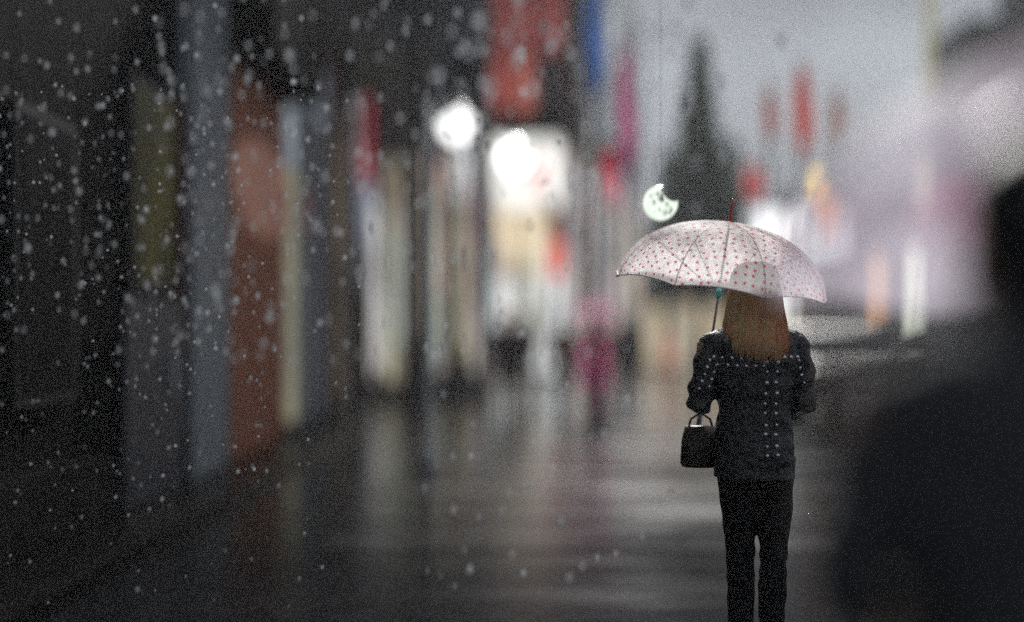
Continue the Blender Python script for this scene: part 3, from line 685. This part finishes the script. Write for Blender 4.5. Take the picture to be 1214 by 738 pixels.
# ------------------------------------------------------------------ conifers
def conifer(label, u, vtop, Y, hw_px, seed, colr, loc_z=0):
    rnd = random.Random(seed)
    x = ux(u, Y); H = vz(vtop, Y); root = empty('conifer', (x, Y, 0), label, 'tree')
    m = MB(); m.tube([(0,0,0),(.02,0,H*.5),(0,0,H*.96)], [.16,.10,.02], 10)
    m.build('trunk', surf('bark', (.06,.045,.035), (.035,.025,.02), rough=.9, stretch=(1,1,.2)), root, True)
    hw = hw_px/F*Y
    bm = bmesh.new(); lb = MB()
    nl = 300
    for i in range(nl):
        t = (i+rnd.random())/nl; z = 2.5+(H-2.5)*t**.9
        rr = hw*(1-t)**1.15*(.75+.4*rnd.random())+.05; a = i*2.4+rnd.uniform(-.3,.3)
        d = Vector((math.cos(a), math.sin(a), 0)); tip = d*rr+Vector((0,0,z-.18*rr))
        lb.tube([(0,0,z), tuple(d*rr*.5+Vector((0,0,z+.03))), tuple(tip)], [.018,.012,.004], 4, False)
        for k in range(int(22+42*rr/hw)):
            s = rnd.random()**.7; c = Vector((0,0,z))*(1-s)+tip*s+Vector((rnd.gauss(0,.1), rnd.gauss(0,.1), rnd.gauss(0,.07)))
            n_ = Vector((rnd.gauss(0,1), rnd.gauss(0,1), rnd.gauss(0,1)+.6)).normalized(); t1 = n_.orthogonal().normalized()*rnd.uniform(.09,.19); t2 = n_.cross(t1)*.45
            bm.faces.new([bm.verts.new(c+t1), bm.verts.new(c+t2), bm.verts.new(c-t1), bm.verts.new(c-t2)])
    lb.build('branches', MATS['bark'], root)
    me = bpy.data.meshes.new('crown'); bm.to_mesh(me); bm.free(); me.materials.append(colr)
    o = bpy.data.objects.new('crown', me); col.objects.link(o); o.parent = root
    return root
needle = surf('needles', (.08,.14,.09), (.045,.085,.06), rough=.7, spec=.2, scale=1.5, stretch=(1,1,1))
conifer('tall pointed dark green conifer rising against the grey sky', 829, 50, 30, 60, 1, needle)
conifer('short rounder conifer at the right foot of the tall one', 866, 172, 33, 30, 2, needle)
conifer('low conifer at the left foot of the tall one', 792, 182, 34, 24, 4, needle)

# ------------------------------------------------------------------ car
def car(label, x, y, rz=0):
    root = empty('parked_car', (x, y, 0), label, 'car', rz=rz)
    paintm = surf('car_paint', (.012,.012,.015), (.016,.016,.02), rough=.5, coat=.0, scale=2)
    # side profile lofted across width: rear faces -Y
    prof = [(-2.1,.35),(-2.15,.6),(-2.1,.92),(-1.75,.98),(-1.25,1.38),(-.5,1.45),(.4,1.42),(1.05,1.0),(1.9,.85),(2.15,.65),(2.15,.35)]
    mb = MB(); n = len(prof); sl_ = []
    for xx, s, zz in ((-.88,.93,-.05),(-.84,.98,-.02),(-.62,1,0),(0,1.01,.01),(.62,1,0),(.84,.98,-.02),(.88,.93,-.05)):
        row = []
        for (py, pz) in prof:
            inset = max(0, (pz-.95))*.42; xq = xx*(1-inset)
            row.append(mb.bm.verts.new((xq, py*s, pz+(zz if pz > .5 else 0))))
        sl_.append(row)
    for a_, b_ in zip(sl_, sl_[1:]):
        for i in range(n): mb.bm.faces.new((a_[i], a_[(i+1) % n], b_[(i+1) % n], b_[i]))
    mb.bm.faces.new(sl_[0]); mb.bm.faces.new(list(reversed(sl_[-1])))
    mb.build('body', paintm, root, False)
    w = MB(); vs = [w.bm.verts.new(p) for p in ((-.60,-1.73,1.03),(.60,-1.73,1.03),(.52,-1.33,1.35),(-.52,-1.33,1.35))]; w.bm.faces.new(vs)
    ex = bmesh.ops.extrude_face_region(w.bm, geom=w.bm.faces[:]); 
    for g in ex['geom']:
        if isinstance(g, bmesh.types.BMVert): g.co += Vector((0,-.03,.03))
    w.build('rear_window', glass_dark, root)
    for s in (-1, 1):
        MB().box(s*.70-.11, s*.70+.11, -2.17, -2.09, .70, .86, .02).build('tail_light', surf('tail_red', (.12,.01,.01), (.08,.01,.01), rough=.3), root)
        MB().box(s*.93-.08, s*.93+.08, .65, .78, .95, 1.08, .03).build('wing_mirror', paintm, root)
        for yy in (-1.35, 1.35):
            t = MB(); t.loft([((s*.80-.1, yy, .31), .31, .31, (0,1,0), (0,0,1)), ((s*.80+.1, yy, .31), .31, .31, (0,1,0), (0,0,1))], n=28)
            wh = t.build('wheel', surf('tyre', (.015,.015,.015), (.02,.02,.02), rough=.8), root, False)
            t = MB(); t.loft([((s*.905-.002, yy, .31), .19, .19, (0,1,0), (0,0,1)), ((s*.905+.012, yy, .31), .17, .17, (0,1,0), (0,0,1))], n=20)
            t.build('rim', M['white_metal'], wh)
    MB().box(-.26, .26, -2.185, -2.152, .48, .6, .005).build('number_plate', surf('plate', (.5,.5,.48), (.45,.45,.42)), root)
    MB().box(-.84, .84, -2.2, -2.11, .36, .46, .02).build('bumper', M['metal'], root)
    return root
car('dark car parked at the right behind the woman, seen from the rear', ux(1012,14), 15.6)

# ------------------------------------------------------------------ distant walkers
def walker(label, u, Y, H, rz, **kw):
    return person('person', label, 'person', (ux(u,Y), Y, 0), rz, H=H, voxel=.016, **kw)[0]
wl = [[(-.075,0,.84),(-.07,.14,.47),(-.068,.13,.09)], [(.075,0,.84),(.07,.03,.46),(.068,-.22,.12)]]
walker('walker in a long pink coat facing the camera on the wet street', 705, 15, 1.66, PI, coat=(.95,.46,.68), trousers=(.8,.18,.36), coat_len=.55, flare=.11, legs=wl, coat_mat=film('pink_raincoat', (1,.50,.72), .14))
walker('dark-dressed walker, left of the pair beyond the pink coat', 736, 27, 1.7, 0, coat=(.03,.03,.035), coat_len=.6, legs=wl)
walker('dark-dressed walker, right of the pair beyond the pink coat', 751, 25, 1.72, 0, coat=(.02,.02,.025), coat_len=.7)
walker('walker in a brown coat left of the pink coat', 601, 18, 1.72, 0, coat=(.10,.075,.065), trousers=(.05,.04,.04), coat_len=.55, flare=.03, legs=wl)
walker('walker in an orange-brown coat near the pink coat', 668, 20, 1.68, PI, coat=(.28,.12,.06), trousers=(.12,.05,.05), coat_len=.6, legs=wl)
walker('walker in a grey coat at the far left of the walkers', 622, 23, 1.74, 0, coat=(.12,.12,.13), coat_len=.6, legs=wl)

# ------------------------------------------------------------------ the woman
leather = surf('black_leather', (.010,.010,.012), (.02,.02,.024), rough=.28, spec=.6, scale=14, bump=1.0, detail=8, rough2=.55, coat=.25)
WY = 4.07; WX = ux(894, WY)
larm = [(-.185,0,1.31),(-.226,-.01,1.06),(-.178,.205,1.09)]
rarm = [(.178,0,1.31),(.212,.0,1.06),(.12,.20,1.01)]
wlegs = [[(-.070,0,.84),(-.052,.015,.46),(-.058,-.02,.08)], [(.080,0,.84),(.084,.02,.46),(.078,.03,.08)]]
wom, jk = person('person', 'woman with long reddish-blonde hair in a black studded jacket, back turned, under the polka-dot umbrella', 'person',
                 (WX, WY, 0), 0, H=1.63, coat=(.01,.01,.012), coat_mat=leather, arms=[larm, rarm], legs=wlegs, longhair=True, voxel=.0075, coat_len=.77, hips=.145)
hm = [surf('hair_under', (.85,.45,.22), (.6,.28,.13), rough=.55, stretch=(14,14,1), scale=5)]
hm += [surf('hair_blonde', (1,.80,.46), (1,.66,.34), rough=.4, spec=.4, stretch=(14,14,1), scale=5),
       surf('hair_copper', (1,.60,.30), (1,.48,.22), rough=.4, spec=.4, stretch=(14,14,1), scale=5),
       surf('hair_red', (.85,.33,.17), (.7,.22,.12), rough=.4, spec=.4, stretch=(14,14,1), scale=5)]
for hmm in hm:
    nt = hmm.node_tree; out = [n for n in nt.nodes if n.type == 'OUTPUT_MATERIAL'][0]; p = [n for n in nt.nodes if n.type == 'BSDF_PRINCIPLED'][0]; cr = [n for n in nt.nodes if n.type == 'VALTORGB'][0]
    tl = nt.nodes.new('ShaderNodeBsdfTranslucent'); nt.links.new(cr.outputs[0], tl.inputs[0]); mx = nt.nodes.new('ShaderNodeMixShader'); mx.inputs[0].default_value = .3
    nt.links.new(p.outputs[0], mx.inputs[1]); nt.links.new(tl.outputs[0], mx.inputs[2]); nt.links.new(mx.outputs[0], out.inputs[0])
long_hair(wom, hm)
# studs placed on the jacket back by nearest surface
steel = surf('stud_steel', (.9,.9,.92), (.8,.8,.82), rough=.2, metal=1.0)
def on_back(x, z):
    ok, loc, nrm, _ = jk.ray_cast(Vector((x, -1.0, z)), Vector((0, 1, 0)))
    return (loc, nrm) if ok else (None, None)
bpy.context.view_layer.update()
def px(u): return (u-894)/F*WY
def pz(v): return CAMZ+(V0-v)/F*(WY-.12)
_cone = MB()
_cone.ico((0,0,-.003), .0098, 2)
stud0 = _cone.build('stud', steel, jk, True)
used_stud = [False]
def stud_row(pts, r=.008):
    for (u, v) in pts:
        p, n_ = on_back(px(u), pz(v))
        if p is None: continue
        o = stud0 if not used_stud[0] else stud0.copy()
        if used_stud[0]: col.objects.link(o); o.parent = jk
        used_stud[0] = True
        o.location = p+n_*.004; o.rotation_mode = 'QUATERNION'; o.rotation_quaternion = Vector((0,0,1)).rotation_difference(n_)
        o.scale = (r/.008*random.uniform(.75,1.1),)*3
for uu in (899, 911):
    stud_row([(uu+random.uniform(-1.4,1.4), 430+12.3*i+random.uniform(-1.5,1.5)) for i in range(10)])
stud_row([(843+i*9.5, 424+1.5*math.sin(i*.5)) for i in range(6)]+[(910+i*9.5, 424) for i in range(4)])
stud_row([(848+i*9.5, 433+1.2*math.sin(i*.5)) for i in range(6)], .0075)
stud_row([(838-i*3.0, 428+i*8.5) for i in range(5)])
stud_row([(846-i*3.0, 434+i*8.5) for i in range(4)])
stud_row([(941+i*2.5, 428+i*9) for i in range(4)], .007)
# seams
m = MB()
for pts in ([(u, 412+.0*u) for u in range(840, 948, 4)], [(905, v) for v in range(415, 556, 5)], [(u, 512) for u in range(850, 940, 4)]):
    ps = [on_back(px(a), pz(b))[0] for a, b in pts]; ps = [p+Vector((0,-.001,0)) for p in ps if p is not None]
    if len(ps) > 2: m.tube(ps, .0022, 5)
m.build('seam', leather, jk)

clear = film('polka_vinyl', (.98,.99,1), .24, dots=(.75,.06,.11), dot_scale=25, dot_r=.185)
framem = surf('umbrella_frame', (.24,.24,.26), (.18,.18,.2), rough=.35, metal=.4)
um = umbrella('umbrella', 'translucent white umbrella with red polka dots held by the woman', (0,0,0), (R(6), R(7.5), 0), clear, framem, .455, .285,
              tip=surf('red_plastic', (.6,.03,.04), (.5,.02,.03), rough=.35), runner=surf('cyan_plastic', (.1,.65,.62), (.08,.55,.55), rough=.35))
um.location = (ux(853, 4.27), 4.27, 1.552)
# handbag on her forearm

bag = empty('handbag', (px(836)+WX, WY+.10, .80), 'dark maroon handbag hanging at the left side of the woman', 'handbag')
lm = surf('maroon_leather', (.02,.009,.009), (.012,.007,.007), rough=.45, scale=9)
m = MB(); m.loft([((0,0,0), .075, .045, (1,0,0), (0,1,0)), ((0,0,.015), .085, .052, (1,0,0), (0,1,0)), ((0,0,.11), .08, .045, (1,0,0), (0,1,0)), ((0,0,.17), .066, .02, (1,0,0), (0,1,0))], n=20)
m.build('pouch', lm, bag, True)
m = MB(); m.tube([(-.05,0,.165),(-.04,0,.20),(.0,0,.225),(.04,0,.20),(.05,0,.165)], .005, 6); m.build('strap', lm, bag, True)
m = MB(); m.box(-.012,.012,-.056,-.044,.10,.115,.003); m.build('clasp', M['metal'], bag)

# ------------------------------------------------------------------ foreground figure and umbrella
fx = ux(1226, 1.18)
fa = [[(-.185,0,1.31),(-.225,.03,1.06),(-.13,.20,.98)], [(.185,0,1.31),(.30,.22,1.12),(.40,.44,1.09)]]
fg, _ = person('person', 'dark-coated person with black hair close at the right edge, back turned', 'person', (fx, 1.18, 0), 0, H=1.60, arms=fa,
               coat=(.085,.087,.093), hair=(.012,.012,.014), coat_len=.5, flare=.05, voxel=.012)
fgc = film('pink_haze_vinyl', (.44,.41,.48), .60, rim=(.50,.28,.38))
fu = umbrella('umbrella', 'large milky lilac umbrella with pink patches over the person at the right edge', (ux(1335,1.72), 1.72, 1.43), (R(-3), R(2), 0), fgc, surf('white_frame', (.6,.6,.62), (.5,.5,.52), rough=.4), .62, .42)

# ------------------------------------------------------------------ rain
def drop_mat():
    m, nt, out = newmat('raindrop')
    geo = N(nt, 'ShaderNodeNewGeometry')
    tl = N(nt, 'ShaderNodeBsdfTranslucent'); tl.inputs[0].default_value = (.42,.44,.47,1)
    df = N(nt, 'ShaderNodeBsdfDiffuse'); df.inputs[0].default_value = (.42,.44,.47,1)
    mx = N(nt, 'ShaderNodeMixShader'); nt.links.new(tl.outputs[0], mx.inputs[1]); nt.links.new(df.outputs[0], mx.inputs[2])
    gl = N(nt, 'ShaderNodeBsdfGlossy'); gl.inputs['Roughness'].default_value = .15
    m1 = N(nt, 'ShaderNodeMixShader'); m1.inputs[0].default_value = .0; nt.links.new(mx.outputs[0], m1.inputs[1]); nt.links.new(gl.outputs[0], m1.inputs[2])
    tr = N(nt, 'ShaderNodeBsdfTransparent')
    mr = N(nt, 'ShaderNodeMapRange'); mr.inputs[3].default_value = .15; mr.inputs[4].default_value = .95
    pw = N(nt, 'ShaderNodeMath', operation='POWER'); pw.inputs[1].default_value = 1.6
    nt.links.new(geo.outputs['Random Per Island'], pw.inputs[0]); nt.links.new(pw.outputs[0], mr.inputs[0])
    m2 = N(nt, 'ShaderNodeMixShader'); nt.links.new(mr.outputs[0], m2.inputs[0]); nt.links.new(tr.outputs[0], m2.inputs[1]); nt.links.new(m1.outputs[0], m2.inputs[2])
    nt.links.new(m2.outputs[0], out.inputs[0]); return m
rain = MB(); rnd = random.Random(11)
def drops(n, u0, u1, v0, v1, ya, yb, ra, rb, dens=None):
    k = 0; tries = 0
    while k < n and tries < n*20:
        tries += 1
        Y = rnd.uniform(ya, yb); u = rnd.uniform(u0, u1); v = rnd.uniform(v0, v1)
        if dens and rnd.random() > dens(u, v): continue
        r = rnd.uniform(ra, rb)*(1 if rnd.random() < .8 else 1.35)
        st = rnd.uniform(.85, 1.1)
        rain.ico(at(u, v, Y), r, 1, rnd.uniform(.8,1.1), 1, st); k += 1
drops(200, -20, 430, -10, 420, 3.3, 3.6, .0065, .0105, lambda u, v: 1-max(0, (u-250)/260))
drops(420, -20, 430, 100, 720, 3.55, 3.95, .0035, .007, lambda u, v: (1-max(0,(v-330)/520))*(1-max(0, (u-250)/260)))
drops(210, 180, 700, -10, 430, 3.0, 3.25, .008, .0115)
drops(80, 480, 960, -10, 330, 2.65, 2.9, .012, .016, lambda u, v: 1 if v < 240 else .4)
drops(40, 500, 800, 380, 700, 3.2, 3.5, .008, .011)
ro = rain.build('rain', drop_mat(), None, True); tag(ro, 'falling raindrops catching the light', 'rain', kind='stuff')

# ------------------------------------------------------------------ misty air
hz = MB().box(-60, 60, -12, 130, -1, 34).build('haze', None)
m, nt, out = newmat('mist'); pv = N(nt, 'ShaderNodeVolumePrincipled')
pv.inputs['Color'].default_value = (.9,.93,.97,1); pv.inputs['Density'].default_value = .0019; pv.inputs['Anisotropy'].default_value = .1
nt.links.new(pv.outputs[0], out.inputs['Volume']); hz.data.materials.append(m)
tag(hz, 'thin pale mist filling the street', 'haze', kind='stuff')

# ------------------------------------------------------------------ added glowing and dark strips imitating vertically smeared light on far shopfronts
rs = random.Random(21)
strip_cols = [(.75,.72,.66),(.55,.52,.5),(.5,.42,.34),(.6,.3,.3),(.45,.5,.58),(.62,.5,.58),(.5,.5,.32),(.8,.82,.85),(.25,.4,.36)]
for (root, Y, ua, ub, n, va, vb) in ((c1,21,424,478,4,230,452),(c2,24,484,575,9,170,450),(c3,30,580,667,8,250,446),(c4_,33,670,700,5,150,440),(c5,36,701,758,7,205,430)):
    Yr = root.location.y; oxr = root.location.x
    for k in range(n*3):
        u = ua+(ub-ua)*(k+rs.uniform(.2,.8))/(n*3); w = rs.uniform(1.5,4); i = rs.randrange(len(strip_cols)); cc = strip_cols[i]
        v1 = rs.uniform(va, va+90); v2 = rs.uniform(vb-60, vb)
        mt = lit('strip_%d' % i, cc, tuple(x*.5 for x in cc), 1.05, (1,1,.4), 2) if rs.random() < .6 else (M['black_stone'] if rs.random() < .5 else M['brown'])
        fpart(root, oxr, Yr, 'smear_strip' if 'strip' in mt.name else 'pier', mt, u, u+w, v1, v2, Y, .31+.01*k, .36+.01*k)
    for k in range(n+2):
        u = ua+(ub-ua)*(k+rs.uniform(.1,.7))/(n+2); w = rs.uniform(2,5); t1 = rs.uniform(-60, 90); mt = rs.choice([M['beige'], M['black_stone'], M['mid_grey'], M['brown'], M['blue_grey'], M['white_clad']])
        if root is c3: continue
        fpart(root, oxr, Yr, 'pier', mt, u, u+w, t1, rs.uniform(150, 240), Y, .55+.01*k, .60+.01*k)

# pink umbrella of the walker in the pink raincoat
pu = umbrella('umbrella', 'small pink umbrella held by the distant walker in the pink coat', (ux(704,15), 14.9, 1.62), (0,0,0), film('pink_vinyl', (1,.55,.75), .25), M['white_metal'], .38, .22, shaft_len=.7)
# shop doors and goods behind the glass of the end buildings
for (root, Y, u, w) in ((c1,21,458,8),(c2,24,520,10),(c2,24,560,10),(c3,30,606,9),(c3,30,640,9),(c4_,33,684,7),(c5,36,716,8),(c5,36,742,8),(c6,40,800,8),(c7,36,940,10)):
    oxr, Yr = root.location.x, root.location.y
    d_ = fpart(root, oxr, Yr, 'door', M['metal'], u, u+w, 395-int(.85*F/Y), 449 if Y > 29 else 458, Y, 1.0, 1.08)
    fpart(root, oxr, Yr, 'pane', lit('door_glass', (.5,.46,.4), (.2,.2,.2), .8), u+w*.15, u+w*.85, 399-int(.85*F/Y), 440, Y, 1.083, 1.1, parent=d_)

# thin mullions, pipes and coloured edges on the white-pier shop
ry_, rx_ = b3.location.y, b3.location.x
for (u, w, mt) in ((344.5,1.2,M['brown']),(351,.8,M['beige']),(355,1.4,M['mid_grey']),(360,.9,M['dark_grey']),(364,1.3,M['black_stone']),(370,1,M['brown']),(374,1.1,M['white_clad']),(378,.8,MATS['dull_red_trim']),(381,1.3,M['black_stone']),(396,1,M['black_stone']),(401.5,.8,M['white_clad']),(408,1.0,M['beige']),(414,.9,M['mid_grey'])):
    side_part(b3, rx_, ry_, 'mullion', mt, LY(u), LY(u+w), .1, 4.2 if u < 384 else 5, .20, .235)
